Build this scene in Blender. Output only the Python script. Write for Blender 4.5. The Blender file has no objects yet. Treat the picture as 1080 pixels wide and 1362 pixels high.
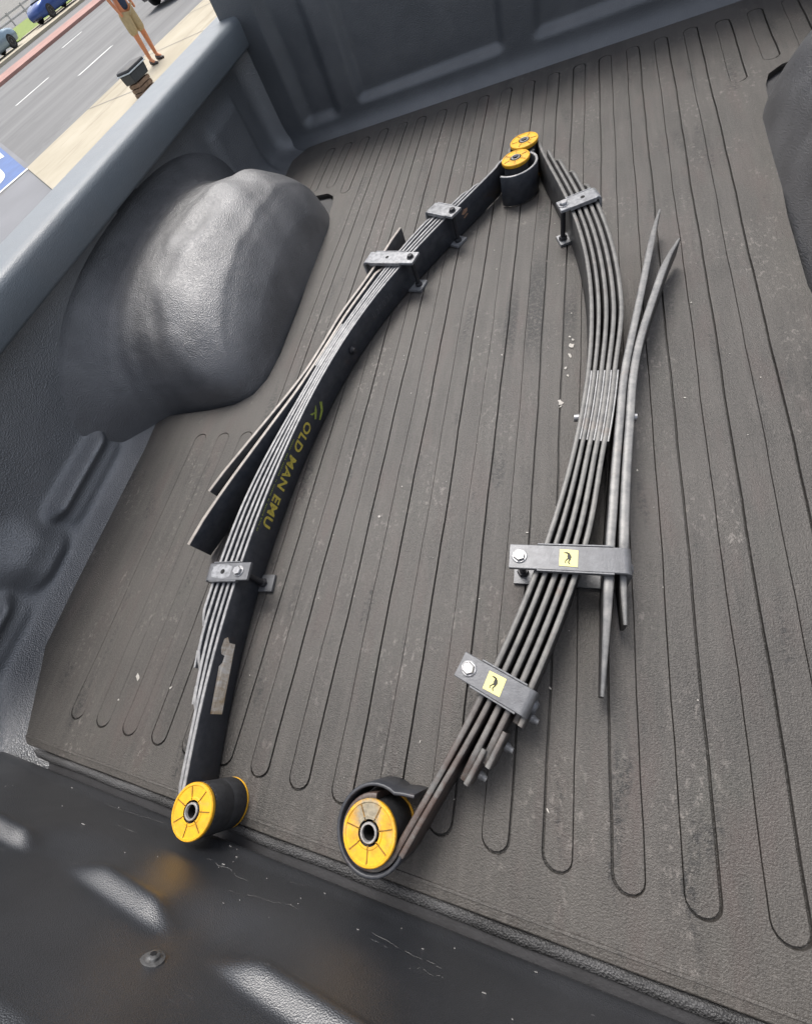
import bpy, bmesh, math, random
from mathutils import Vector, Matrix
R = math.radians
random.seed(7)
scene = bpy.context.scene
C = scene.collection

# ------------------------------------------------------------------ camera
cam_d = bpy.data.cameras.new('camera'); cam = bpy.data.objects.new('camera', cam_d); C.objects.link(cam)
cam_d.sensor_fit = 'VERTICAL'; cam_d.sensor_height = 36; cam_d.sensor_width = 36; cam_d.lens = 14.51
cam_d.clip_start = 0.02; cam_d.clip_end = 3000
rx = Vector((.93369, .17827, -.31056)); up = Vector((-.02794, .9009, .43312)); bk = Vector((.35699, -.39572, .84614))
cam.matrix_world = Matrix(((rx.x, up.x, bk.x, 0), (rx.y, up.y, bk.y, 0), (rx.z, up.z, bk.z, .6), (0, 0, 0, 1)))
scene.camera = cam

# ------------------------------------------------------------------ sky, sun, exposure
SUN_EL, SUN_AZ = R(60), R(-24)          # azimuth from +Y towards +X (light comes from the left)
world = bpy.data.worlds.new('World'); scene.world = world; world.use_nodes = True
wn = world.node_tree.nodes; wl = world.node_tree.links
sky = wn.new('ShaderNodeTexSky'); sky.sky_type = 'NISHITA'; sky.sun_disc = False
sky.sun_elevation = SUN_EL; sky.sun_rotation = SUN_AZ
sky.air_density = 1.0; sky.dust_density = 4.0; sky.ozone_density = 1.0
bg = wn['Background']; bg.inputs[1].default_value = 0.15
hs = wn.new('ShaderNodeHueSaturation'); hs.inputs['Saturation'].default_value = .45      # thin even overcast
wl.new(sky.outputs[0], hs.inputs['Color']); wl.new(hs.outputs[0], bg.inputs[0])
sun_d = bpy.data.lights.new('sun', 'SUN'); sun = bpy.data.objects.new('sun', sun_d); C.objects.link(sun)
sun_d.energy = 1.5; sun_d.angle = R(24); sun_d.color = (1, .96, .9)
sdir = Vector((math.sin(SUN_AZ) * math.cos(SUN_EL), math.cos(SUN_AZ) * math.cos(SUN_EL), math.sin(SUN_EL)))
sun.rotation_euler = sdir.to_track_quat('Z', 'Y').to_euler()
scene.view_settings.view_transform = 'Standard'; scene.view_settings.look = 'None'
scene.view_settings.exposure = 0.82; scene.view_settings.gamma = 1
scene.view_settings.use_curve_mapping = False
scene.cycles.max_bounces = 6; scene.cycles.diffuse_bounces = 3; scene.cycles.glossy_bounces = 3; scene.cycles.transmission_bounces = 2

# ------------------------------------------------------------------ materials
def nodes(name):
    m = bpy.data.materials.new(name); m.use_nodes = True
    return m, m.node_tree, m.node_tree.nodes['Principled BSDF']

def noise(nt, scale, detail=4, rough=.55, vec=None, dist=0):
    n = nt.nodes.new('ShaderNodeTexNoise'); n.inputs['Scale'].default_value = scale
    n.inputs['Detail'].default_value = detail; n.inputs['Roughness'].default_value = rough
    n.inputs['Distortion'].default_value = dist
    if vec is not None: nt.links.new(vec, n.inputs['Vector'])
    return n.outputs['Fac']

def ramp(nt, fac, a, b, ca=(0, 0, 0, 1), cb=(1, 1, 1, 1)):
    r = nt.nodes.new('ShaderNodeValToRGB'); nt.links.new(fac, r.inputs[0])
    r.color_ramp.elements[0].position = a; r.color_ramp.elements[1].position = b
    r.color_ramp.elements[0].color = ca; r.color_ramp.elements[1].color = cb
    return r.outputs[0]

def mixc(nt, fac, a, b):
    x = nt.nodes.new('ShaderNodeMix'); x.data_type = 'RGBA'
    for sock, v in ((x.inputs['Factor'], fac), (x.inputs[6], a), (x.inputs[7], b)):
        if hasattr(v, 'links'): nt.links.new(v, sock)
        else: sock.default_value = v if not isinstance(v, tuple) or len(v) == 4 else (*v, 1)
    return x.outputs[2]

def math_n(nt, op, a, b=0.0):
    x = nt.nodes.new('ShaderNodeMath'); x.operation = op
    for i, v in enumerate((a, b)):
        if hasattr(v, 'links'): nt.links.new(v, x.inputs[i])
        else: x.inputs[i].default_value = v
    return x.outputs[0]

def coord(nt, scale=None, kind='Object'):
    t = nt.nodes.new('ShaderNodeTexCoord')
    if scale is None: return t.outputs[kind]
    mp = nt.nodes.new('ShaderNodeMapping'); mp.inputs['Scale'].default_value = scale
    nt.links.new(t.outputs[kind], mp.inputs['Vector'])
    return mp.outputs[0]

def worldpos(nt, scale=None):
    g = nt.nodes.new('ShaderNodeNewGeometry')
    if scale is None: return g.outputs['Position']
    mp = nt.nodes.new('ShaderNodeMapping'); mp.inputs['Scale'].default_value = scale
    nt.links.new(g.outputs['Position'], mp.inputs['Vector'])
    return mp.outputs[0]

def bump(nt, bs, h, strength, dist, prev=None):
    b = nt.nodes.new('ShaderNodeBump'); b.inputs['Strength'].default_value = strength
    b.inputs['Distance'].default_value = dist; nt.links.new(h, b.inputs['Height'])
    if prev is not None: nt.links.new(prev, b.inputs['Normal'])
    nt.links.new(b.outputs[0], bs.inputs['Normal'])
    return b.outputs[0]

def plain(name, col, rough=.6, metal=0., var=.25, scale=30., bump_s=0., bscale=300., spec=.5):
    m, nt, b = nodes(name)
    p = worldpos(nt)
    f = ramp(nt, noise(nt, scale, 5, .6, p), .3, .7)
    dark = tuple(c * (1 - var) for c in col); lite = tuple(min(1, c * (1 + var)) for c in col)
    nt.links.new(mixc(nt, f, dark, lite), b.inputs['Base Color'])
    b.inputs['Roughness'].default_value = rough; b.inputs['Metallic'].default_value = metal
    b.inputs['Specular IOR Level'].default_value = spec
    if bump_s: bump(nt, b, noise(nt, bscale, 3, .6, p), bump_s, .001)
    return m

def liner_mat(name, col, rough, grain=260., gs=.55, dust=(.16, .16, .165), dust_amt=.35, scuff=True, spec=.5, wav=9, coat=0., wamp=.3, ior=1.5):
    m, nt, b = nodes(name)
    p = worldpos(nt)
    v = nt.nodes.new('ShaderNodeTexVoronoi'); v.inputs['Scale'].default_value = grain; v.feature = 'F1'
    nt.links.new(p, v.inputs['Vector'])
    d = ramp(nt, noise(nt, 5, 4, .65, p), .42, .75)
    d = math_n(nt, 'MULTIPLY', d, dust_amt)
    c = mixc(nt, d, col, dust)
    if scuff:   # thin pale scratches
        q = worldpos(nt, (9, 40, 40))
        s = ramp(nt, noise(nt, 3.2, 5, .72, q, 1.2), .66, .72)
        q2 = ramp(nt, noise(nt, 8, 2, .5, p), .5, .62)
        s = math_n(nt, 'MULTIPLY', s, q2)
        c = mixc(nt, math_n(nt, 'MULTIPLY', s, .55), c, (.3, .3, .3))
    nt.links.new(c, b.inputs['Base Color'])
    rr = nt.nodes.new('ShaderNodeMapRange'); rr.inputs[3].default_value = rough - .07; rr.inputs[4].default_value = rough + .12
    nt.links.new(noise(nt, 14, 2, .6, p), rr.inputs[0]); nt.links.new(rr.outputs[0], b.inputs['Roughness'])
    b.inputs['Specular IOR Level'].default_value = spec
    b.inputs['IOR'].default_value = ior
    b.inputs['Coat Weight'].default_value = coat; b.inputs['Coat Roughness'].default_value = .42
    n1 = bump(nt, b, noise(nt, wav, 2, .5, p), wamp, .012)
    n2 = bump(nt, b, v.outputs['Distance'], gs, .0016, n1)
    return m

def mat_rubber(name='mat_rubber', k=1.):
    m, nt, b = nodes(name)
    p = worldpos(nt)
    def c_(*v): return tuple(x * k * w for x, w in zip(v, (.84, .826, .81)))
    f = ramp(nt, noise(nt, 3.2, 3, .7, p), .34, .66)
    c = mixc(nt, f, c_(.040, .038, .036), c_(.076, .071, .066))
    streak = ramp(nt, noise(nt, 5, 2, .7, worldpos(nt, (14, 1, 1))), .42, .7)      # wear along the bed
    c = mixc(nt, math_n(nt, 'MULTIPLY', streak, .55), c, c_(.098, .091, .085))
    red = ramp(nt, noise(nt, 4.3, 3, .6, worldpos(nt, (4, 1.2, 1))), .52, .72)
    c = mixc(nt, math_n(nt, 'MULTIPLY', red, .5), c, c_(.086, .062, .058))
    grn = ramp(nt, noise(nt, 3.7, 3, .6, worldpos(nt, (2.5, 1.6, 1))), .56, .74)
    c = mixc(nt, math_n(nt, 'MULTIPLY', grn, .4), c, c_(.066, .070, .060))
    fine = ramp(nt, noise(nt, 260, 2, .75, p), .36, .7)
    c = mixc(nt, math_n(nt, 'MULTIPLY', fine, .5), c, c_(.125, .118, .110))
    sc = math_n(nt, 'MULTIPLY', ramp(nt, noise(nt, 120, 2, .75, worldpos(nt, (1, .6, 1))), .55, .68), ramp(nt, noise(nt, 5.5, 3, .6, worldpos(nt, (2, 1, 1))), .5, .64))
    c = mixc(nt, math_n(nt, 'MULTIPLY', sc, .5), c, c_(.27, .25, .235))
    dk = math_n(nt, 'MULTIPLY', ramp(nt, noise(nt, 150, 2, .75, p), .46, .56), ramp(nt, noise(nt, 3.1, 3, .6, worldpos(nt, (7, 1.5, 1))), .6, .67))
    c = mixc(nt, math_n(nt, 'MULTIPLY', dk, .75), c, (.018, .018, .018))
    sx = nt.nodes.new('ShaderNodeSeparateXYZ'); nt.links.new(p, sx.inputs[0])
    def band(o, a, b_, w):
        r1 = nt.nodes.new('ShaderNodeMapRange'); r1.inputs[1].default_value = a - w; r1.inputs[2].default_value = a + w; nt.links.new(o, r1.inputs[0])
        r2 = nt.nodes.new('ShaderNodeMapRange'); r2.inputs[1].default_value = b_ + w; r2.inputs[2].default_value = b_ - w; nt.links.new(o, r2.inputs[0])
        return math_n(nt, 'MULTIPLY', r1.outputs[0], r2.outputs[0])
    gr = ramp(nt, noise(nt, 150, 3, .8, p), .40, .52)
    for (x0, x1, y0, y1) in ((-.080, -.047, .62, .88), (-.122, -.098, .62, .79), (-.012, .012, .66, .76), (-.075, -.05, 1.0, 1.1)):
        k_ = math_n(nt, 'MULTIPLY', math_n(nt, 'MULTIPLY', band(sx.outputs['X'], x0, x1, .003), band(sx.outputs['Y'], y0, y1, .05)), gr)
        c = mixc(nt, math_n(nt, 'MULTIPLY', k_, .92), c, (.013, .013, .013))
    nt.links.new(c, b.inputs['Base Color'])
    b.inputs['Roughness'].default_value = .52; b.inputs['Specular IOR Level'].default_value = .5
    bump(nt, b, noise(nt, 520, 2, .65, p), .8, .0015)
    return m

def leaf_mat(name, col, worn, amt, rough=.45, rust_near=0.):
    m, nt, b = nodes(name)
    p = worldpos(nt)
    f = ramp(nt, noise(nt, 60, 6, .7, p), .38, .66)
    c = mixc(nt, math_n(nt, 'MULTIPLY', f, amt), col, worn)
    rust = ramp(nt, noise(nt, 22, 6, .7, p), .6, .74)
    c = mixc(nt, math_n(nt, 'MULTIPLY', rust, .4 * amt), c, (.16, .09, .06))
    if rust_near:      # this spring is rusty and greasy towards its near eye
        sx = nt.nodes.new('ShaderNodeSeparateXYZ'); nt.links.new(p, sx.inputs[0])
        mr = nt.nodes.new('ShaderNodeMapRange'); mr.inputs[1].default_value = .06; mr.inputs[2].default_value = -.10
        nt.links.new(sx.outputs['Y'], mr.inputs[0])
        k = math_n(nt, 'MULTIPLY', mr.outputs[0], ramp(nt, noise(nt, 38, 4, .7, p), .36, .56))
        c = mixc(nt, math_n(nt, 'MULTIPLY', k, rust_near), c, (.060, .034, .026))
    nt.links.new(c, b.inputs['Base Color'])
    b.inputs['Roughness'].default_value = rough; b.inputs['Specular IOR Level'].default_value = .5
    bump(nt, b, noise(nt, 260, 4, .6, p), .3, .0006)
    return m

M = {}
M['liner'] = liner_mat('liner_plastic', (.052, .058, .066), .40, grain=420, gs=.4, coat=.2, ior=1.8)  # lifted towards blue: haze over the front wall put into the colour
M['arch'] = liner_mat('arch_plastic', (.058, .059, .064), .41, grain=440, gs=.75, dust=(.19, .19, .195), dust_amt=.6, wav=17, wamp=.34, coat=.3, ior=1.9)
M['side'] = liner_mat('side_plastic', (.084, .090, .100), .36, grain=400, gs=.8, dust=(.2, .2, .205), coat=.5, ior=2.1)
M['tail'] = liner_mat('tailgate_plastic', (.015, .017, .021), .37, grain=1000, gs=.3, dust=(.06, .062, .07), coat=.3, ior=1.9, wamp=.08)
M['rail'] = liner_mat('rail_plastic', (.138, .158, .176), .45, grain=400, gs=.3, scuff=False)  # paler and bluer: a veil of haze put into the colour
M['mat'] = mat_rubber()
M['mat_groove'] = mat_rubber('mat_groove_shade_rubber', .35)  # same rubber darkened, so the groove shade sits in the colour
M['floor'] = plain('bed_floor_plastic', (.03, .03, .033), .6, bump_s=.4)
M['face'] = leaf_mat('spring_paint', (.026, .029, .036), (.07, .072, .08), .5, .42)
M['edge'] = leaf_mat('spring_worn_skylit_edge', (.19, .19, .195), (.40, .395, .39), .8, .4)  # worn top edge, made paler still: sky brightness put into the colour
M['face2'] = leaf_mat('spring_paint_dusty', (.030, .030, .032), (.085, .083, .08), .7, .5, .8)
M['edge2'] = leaf_mat('spring_dusty_skylit_edge', (.090, .088, .085), (.175, .17, .16), .8, .45, .8)  # dusty top edge, its colour also lightened for the sky above
M['helper'] = leaf_mat('helper_worn', (.125, .125, .127), (.24, .235, .225), .9, .42)
M['shim'] = leaf_mat('shim_zinc', (.22, .22, .22), (.36, .355, .35), .9, .45)
M['clamp'] = plain('clamp_zinc', (.135, .138, .146), .42, .25, .2, 90, .25, 500)
M['clamp_bright'] = plain('clamp_skylit_zinc', (.27, .275, .285), .36, .35, .4, 110, .3, 500)  # paler copy of the clamp metal: sky reflection put into the colour
M['bolt'] = plain('bolt_zinc', (.36, .36, .365), .35, .7, .25, 200)
M['darkbolt'] = plain('bolt_black', (.03, .03, .034), .45, .3, .3, 200)
M['rubber'] = plain('bushing_rubber', (.028, .029, .032), .6, 0, .3, 120, .4, 400)
M['sleeve'] = plain('sleeve_steel', (.38, .365, .35), .4, .6, .25, 200)
M['hole'] = plain('hole_dark', (.006, .006, .007), .8)  # near-black: the shade inside bores and sockets put into the colour
M['sticker'] = plain('sticker_yellow', (.74, .68, .26), .55, 0, .08, 60)
M['black_print'] = plain('print_black', (.02, .02, .015), .6)
M['text'] = plain('print_gold', (.66, .53, .07), .5, 0, .3, 160)
M['text_green'] = plain('print_green', (.30, .36, .06), .5, 0, .3, 160)
M['text_grey'] = plain('print_grey', (.10, .10, .11), .6, 0, .4, 300)
M['white_flake'] = plain('paint_flake', (.40, .38, .35), .7, 0, .2, 90)

def print_mat(name, col):
    m, nt, b = nodes(name); p = worldpos(nt)
    c = mixc(nt, ramp(nt, noise(nt, 230, 4, .75, p), .26, .50), (.030, .032, .036), col)
    nt.links.new(c, b.inputs['Base Color']); b.inputs['Roughness'].default_value = .5
    return m
M['text'] = print_mat('print_gold', (.62, .50, .08)); M['text_green'] = print_mat('print_green', (.30, .36, .06))
def yellow_mat(name, dirt, spot=None):
    m, nt, b = nodes(name); p = worldpos(nt)
    f = ramp(nt, noise(nt, 70, 6, .7, p), .5 - .12 * dirt, .82 - .2 * dirt)
    c = mixc(nt, math_n(nt, 'MULTIPLY', f, .25 + .6 * dirt), (.74, .385, .012), (.20, .10, .03))
    g = ramp(nt, noise(nt, 45, 5, .7, p), .55, .7)
    c = mixc(nt, math_n(nt, 'MULTIPLY', g, .55 * dirt), c, (.28, .26, .23))
    if spot:           # paint worn off round one side of the bore
        vd = nt.nodes.new('ShaderNodeVectorMath'); vd.operation = 'DISTANCE'; nt.links.new(p, vd.inputs[0]); vd.inputs[1].default_value = spot[:3]
        dn = math_n(nt, 'ADD', vd.outputs['Value'], math_n(nt, 'MULTIPLY', noise(nt, 160, 4, .7, p), .016))
        c = mixc(nt, ramp(nt, dn, spot[3] - .002, spot[3] + .006, (1, 1, 1, 1), (0, 0, 0, 1)), c, mixc(nt, noise(nt, 240, 3, .7, p), (.10, .085, .06), (.40, .35, .25)))
    nt.links.new(c, b.inputs['Base Color']); b.inputs['Roughness'].default_value = .48
    bump(nt, b, noise(nt, 260, 3, .6, p), .2, .0006)
    return m
M['yellow'] = yellow_mat('bushing_yellow', .38)
M['yellow_dirty'] = yellow_mat('bushing_yellow_dirty', .6, (-.196, -.129, .0745, .021))
M['yellow_orange'] = yellow_mat('bushing_yellow_worn', .45)
M['grime'] = plain('worn_grey', (.20, .165, .11), .6, 0, .55, 170, .3, 400)
M['ridge'] = plain('bushing_groove', (.20, .10, .01), .6, 0, .4, 200)

def foil_mat():
    m, nt, b = nodes('worn_foil'); p = worldpos(nt, (1, 1, .35))
    f = ramp(nt, noise(nt, 60, 6, .75, p), .35, .62)
    c = mixc(nt, f, (.60, .46, .29), (.88, .85, .80))
    d = ramp(nt, noise(nt, 34, 5, .7, worldpos(nt, (3, .6, 3))), .5, .66)
    c = mixc(nt, math_n(nt, 'MULTIPLY', d, .75), c, (.34, .21, .10))
    nt.links.new(c, b.inputs['Base Color']); b.inputs['Roughness'].default_value = .45
    bump(nt, b, noise(nt, 120, 4, .6, p), .3, .0006)
    return m
M['foil'] = foil_mat()
M['helper_rusty'] = leaf_mat('helper_rusty_edge', (.26, .235, .21), (.42, .38, .34), .9, .42)

# ------------------------------------------------------------------ mesh helpers
class MB:
    def __init__(s): s.v = []; s.f = []; s.m = []
    def add(s, vs, fs, mi=0):
        o = len(s.v); s.v += [tuple(v) for v in vs]
        s.f += [tuple(i + o for i in f) for f in fs]; s.m += [mi] * len(fs)
        return s
    def box(s, c, sz, rot=None, mi=0):
        hx, hy, hz = (a / 2 for a in sz)
        vs = [Vector((x, y, z)) for x in (-hx, hx) for y in (-hy, hy) for z in (-hz, hz)]
        if rot is not None: vs = [rot @ v for v in vs]
        c = Vector(c)
        return s.add([v + c for v in vs], [(0, 1, 3, 2), (4, 6, 7, 5), (0, 4, 5, 1), (2, 3, 7, 6), (0, 2, 6, 4), (1, 5, 7, 3)], mi)
    def loft(s, rings, mi=0, closed=True, caps=True, mis=None):
        n = len(rings[0]); vs = [v for r in rings for v in r]; o = len(s.v)
        s.v += [tuple(v) for v in vs]
        for i in range(len(rings) - 1):
            for j in range(n if closed else n - 1):
                k = (j + 1) % n
                s.f.append((o + i * n + j, o + i * n + k, o + (i + 1) * n + k, o + (i + 1) * n + j))
                s.m.append(mis[j] if mis else mi)
        if caps and closed:
            s.f.append(tuple(o + j for j in reversed(range(n)))); s.m.append(mi)
            s.f.append(tuple(o + (len(rings) - 1) * n + j for j in range(n))); s.m.append(mi)
        return s
    def lathe(s, prof, c, n=32, mi=0, axis=None, caps=True):
        c = Vector(c); q = Vector((0, 0, 1)).rotation_difference(Vector(axis)) if axis is not None else None
        rings = []
        for r, z in prof:
            ring = []
            for i in range(n):
                a = 2 * math.pi * i / n; v = Vector((r * math.cos(a), r * math.sin(a), z))
                if q: v = q @ v
                ring.append(v + c)
            rings.append(ring)
        return s.loft(rings, mi, True, caps)
    def tube(s, a, b, ra, rb=None, n=12, mi=0):
        a = Vector(a); b = Vector(b); rb = ra if rb is None else rb
        return s.lathe([(ra, 0), (rb, (b - a).length)], a, n, mi, (b - a).normalized())
    def build(s, name, mats, parent=None, smooth=True, bevel=0., angle=40):
        me = bpy.data.meshes.new(name); me.from_pydata(s.v, [], s.f)
        if not isinstance(mats, (list, tuple)): mats = [mats]
        for m in mats: me.materials.append(m)
        me.polygons.foreach_set('material_index', s.m); me.validate(); 
        bm = bmesh.new(); bm.from_mesh(me); bmesh.ops.recalc_face_normals(bm, faces=bm.faces[:])
        bm.to_mesh(me); bm.free()
        if smooth:
            me.polygons.foreach_set('use_smooth', [True] * len(me.polygons))
            me.set_sharp_from_angle(angle=R(angle))
        o = bpy.data.objects.new(name, me); C.objects.link(o)
        if parent is not None: o.parent = parent
        if bevel:
            md = o.modifiers.new('bevel', 'BEVEL'); md.width = bevel; md.segments = 2; md.limit_method = 'ANGLE'; md.angle_limit = R(40)
        return o

def tag(o, label=None, cat=None, group=None, kind=None):
    for k, v in (('label', label), ('category', cat), ('group', group), ('kind', kind)):
        if v: o[k] = v
    return o

def empty(name, loc=(0, 0, 0), rz=0, **kw):
    o = bpy.data.objects.new(name, None); C.objects.link(o); o.location = loc; o.rotation_euler.z = rz
    o.empty_display_size = .1
    return tag(o, **kw)

def sstep(x, a, b):
    t = max(0., min(1., (x - a) / (b - a))); return t * t * (3 - 2 * t)

def hfield(name, us, vs, fn, mat, parent):
    """grid surface: fn(u, v) -> point"""
    mb = MB(); nu, nv = len(us), len(vs)
    mb.v = [tuple(fn(u, v)) for u in us for v in vs]
    mb.f = [(i * nv + j, i * nv + j + 1, (i + 1) * nv + j + 1, (i + 1) * nv + j) for i in range(nu - 1) for j in range(nv - 1)]
    mb.m = [0] * len(mb.f)
    return mb.build(name, mat, parent, angle=80)

def lin(a, b, n): return [a + (b - a) * i / (n - 1) for i in range(n)]

# ------------------------------------------------------------------ the setting: street (street frame: t along it, c across, c grows towards the truck)
GZ = -1.30
SD = Vector((.174, .985, 0)).normalized(); SN = Vector((SD.y, -SD.x, 0))
def st(t, c, z=0.): p = SD * t + SN * c; return Vector((p.x, p.y, GZ + z))
SROT = math.atan2(SD.y, SD.x)

M['asphalt'] = plain('asphalt', (.15, .15, .15), .85, 0, .14, .7, .4, 60)
M['concrete'] = plain('pavement_concrete', (.42, .365, .265), .85, 0, .12, .9, .3, 40)
M['concrete_grey'] = plain('forecourt_concrete', (.175, .178, .19), .85, 0, .1, .6, .3, 40)
M['earth'] = plain('verge_earth', (.17, .165, .15), .9, 0, .2, .3)
M['paint_white'] = plain('road_paint', (.62, .62, .6), .7, 0, .15, 3)
M['brick_red'] = plain('red_paving', (.34, .19, .16), .85, 0, .18, 1.2)
M['grass'] = plain('lawn', (.16, .22, .035), .9, 0, .25, 2.5)
M['blue_paint'] = plain('blue_paint', (.04, .10, .28), .6, 0, .15, 3)

def street_mat(name, a, b_, c0, s1, s2):
    m, nt, bs = nodes(name); g = nt.nodes.new('ShaderNodeNewGeometry')
    mp = nt.nodes.new('ShaderNodeMapping'); mp.inputs['Rotation'].default_value[2] = -SROT; nt.links.new(g.outputs['Position'], mp.inputs['Vector'])
    m2 = nt.nodes.new('ShaderNodeMapping'); m2.inputs['Scale'].default_value = s1; nt.links.new(mp.outputs[0], m2.inputs['Vector'])
    c = mixc(nt, ramp(nt, noise(nt, 1, 4, .6, m2.outputs[0]), .35, .65), a, b_)
    m3 = nt.nodes.new('ShaderNodeMapping'); m3.inputs['Scale'].default_value = s2; nt.links.new(mp.outputs[0], m3.inputs['Vector'])
    c = mixc(nt, math_n(nt, 'MULTIPLY', ramp(nt, noise(nt, 1, 5, .7, m3.outputs[0]), .55, .68), .6), c, c0)
    nt.links.new(c, bs.inputs['Base Color']); bs.inputs['Roughness'].default_value = .85
    return m
M['asphalt'] = street_mat('asphalt', (.125, .125, .125), (.17, .17, .168), (.10, .10, .10), (.06, 1.1, 1), (.5, .9, 1))
M['concrete'] = street_mat('pavement_concrete', (.34, .30, .22), (.41, .365, .28), (.22, .19, .13), (.5, .9, 1), (.35, 2.6, 1))
def sheet(name, t0, t1, c0, c1, z, mat, parent=None, kind='structure', thick=0.):
    mb = MB()
    p = [st(t0, c0, z), st(t1, c0, z), st(t1, c1, z), st(t0, c1, z)]
    if thick: mb.loft([[v - Vector((0, 0, thick)) for v in p], p])
    else: mb.add(p, [(0, 1, 2, 3)])
    o = mb.build(name, mat, parent, smooth=False)
    if kind and parent is None: o['kind'] = kind
    return o
mb = MB(); mb.add([(-900, -900, GZ - .02), (900, -900, GZ - .02), (900, 900, GZ - .02), (-900, 900, GZ - .02)], [(0, 1, 2, 3)])
mb.build('ground', M['earth'], smooth=False)['kind'] = 'structure'
road = sheet('road', -120, 400, -37.6, -13.0, -.008, M['asphalt'])
sheet('forecourt', -60, 300, -13.0, 14, -.006, M['concrete_grey'])
pp = [st(7.05, -13.0, .03), st(120, -13.0, .03), st(120, -9.6, .03), st(5.3, -9.6, .03)]
pave = MB().loft([[v - Vector((0, 0, .05)) for v in pp], pp]).build('pavement', M['concrete'], smooth=False); pave['kind'] = 'structure'
for i in range(24):
    j = sheet('paving_joint', 7.0 + i * 2.4 - .012 + 2.4, 7.0 + i * 2.4 + .012 + 2.4, -12.98, -9.62, .034, M['concrete_grey'], pave)
for t0 in (-3.9, 4.6, 13.3, 21.8, 30.3, 38.8):
    sheet('lane_dash', t0, t0 + 1.9, -17.75, -17.6, -.004, M['paint_white'], road)
    sheet('lane_dash', t0 - .1, t0 + 1.8, -21.75, -21.58, -.004, M['paint_white'], road)
    sheet('lane_dash', t0 - 2.2, t0 - .7, -25.9, -25.72, -.004, M['paint_white'], road)
sheet('red_paving_strip', -120, 400, -32.4, -29.6, .10, M['brick_red'], thick=.12)
sheet('far_pavement', -120, 400, -41.5, -37.6, .12, M['concrete'], thick=.15)
sheet('far_forecourt', -120, 400, -90, -41.5, .05, M['asphalt'])
lawn = sheet('lawn', 30.4, 44.5, -61, -43, .10, M['grass'], thick=.08)
sheet('lawn_kerb', 30.2, 34.5, -43, -42.5, .14, M['concrete'], thick=.14)
# blue painted bay marking
def quad(name, pts, z, mat, parent=None):
    return MB().add([(x, y, GZ + z) for x, y in pts], [tuple(range(len(pts)))]).build(name, mat, parent, smooth=False)
BA = Vector((-11.73, 9.28)); BU = Vector((-.797, .604)); BV = Vector((-.397, -.918))
def bp(u, v): p = BA + BU * u + BV * v; return (p.x, p.y)
bay = quad('bay_marking', [bp(0, 0), bp(6, 0), bp(6, 3.2), bp(0, 3.2)], .0, M['blue_paint'])
tag(bay, 'blue painted bay with white rounded symbol at the left picture edge', 'road marking')
quad('border_line', [bp(-.16, -.1), bp(0, -.1), bp(0, 3.2), bp(-.16, 3.2)], .001, M['paint_white'], bay)
quad('border_line', [bp(0, -.12), bp(6, -.12), bp(6, 0), bp(0, 0)], .001, M['concrete_grey'], bay)
quad('white_symbol', [bp(1.75 + 1.15 * math.copysign(abs(math.cos(a)) ** .55, math.cos(a)), .95 + .52 * math.copysign(abs(math.sin(a)) ** .55, math.sin(a))) for a in [2 * math.pi * i / 28 for i in range(28)]], .005, M['paint_white'], bay)
quad('white_corner', [bp(3.1, .12), bp(5.2, .12), bp(5.2, .5), bp(3.6, .5)], .005, M['paint_white'], bay)
quad('symbol_centre', [bp(2.0 + .28 * math.cos(2 * math.pi * i / 16), .85 + .15 * math.sin(2 * math.pi * i / 16)) for i in range(16)], .009, M['asphalt'], bay)

# ------------------------------------------------------------------ pickup truck: the bed the camera looks into
truck = empty('pickup_truck', (-.157, 1.4, GZ), label='pickup truck whose lined open bed fills the picture', cat='pickup truck')
OFF = Vector((-truck.location.x, -truck.location.y, -truck.location.z))
def tb(mb): mb.v = [(x + OFF.x, y + OFF.y, z + OFF.z) for x, y, z in mb.v]; return mb
XL, XR, YF, YT = -.98, .666, 1.79, -.226
CX = (XL + XR) / 2

mb = MB(); mb.box((CX, (YF + YT) / 2, -.031), (XR - XL + .19, YF - YT + .06, .036))
tb(mb).build('bed_floor', M['floor'], truck, smooth=False)

mb = MB(); mb.loft([[(x, y + .0006 * math.sin(x * 40), z) for y, z in ((-.2075, -.0125), (-.2085, -.0065), (-.2120, -.0050), (-.2190, -.0070), (-.2215, -.0125))] for x in lin(XL - .02, XR + .02, 60)], closed=False, caps=False)
tb(mb).build('sill_strip', liner_mat('sill_rubber', (.035, .035, .036), .55, grain=500, gs=.8, dust_amt=.6), truck, angle=60)

def railz(y): return -.022 * (y - .66)
XW = XL - .070
def wall_proud(y, z):
    p = 0.
    seg = sstep(y, .185, .235) * (1 - sstep(y, .40, .46)) + sstep(y, -.3, -.22) * (1 - sstep(y, .0, .05))
    p += .026 * math.exp(-((z - .074) / .013) ** 2) * min(1, seg)
    p += .120 * math.exp(-max(0, z + .012) / .020)
    p += .014 * (1 - sstep(z, .06, .10)) * sstep(z, .012, .04) * (1 - sstep(y, .44, .52)) * min(1, seg)
    ch = sstep(y, .03, .10) * (1 - sstep(y, .14, .21))
    p += .030 * ch * (1 - sstep(z, .075, .15)) * sstep(z, .012, .045)
    p -= .020 * sstep(y, .945, .965) * (1 - sstep(y, 1.03, 1.05)) * sstep(z, .215, .24)
    p += .012 * sstep(y, 1.40, 1.46) * (1 - sstep(y, 1.62, 1.66)) * (1 - sstep(z, .20, .24))
    if y > 1.73: p += .06 - math.sqrt(max(0, .06 ** 2 - (y - 1.73) ** 2))
    if y < -.10: p += .10 * sstep(y, -.10, -.24) * (1 - .5 * sstep(z, .0, .2))
    return p
ys = lin(-.235, 1.789, 270); zs = lin(-.02, .04, 26) + lin(.044, .345, 70)
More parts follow.
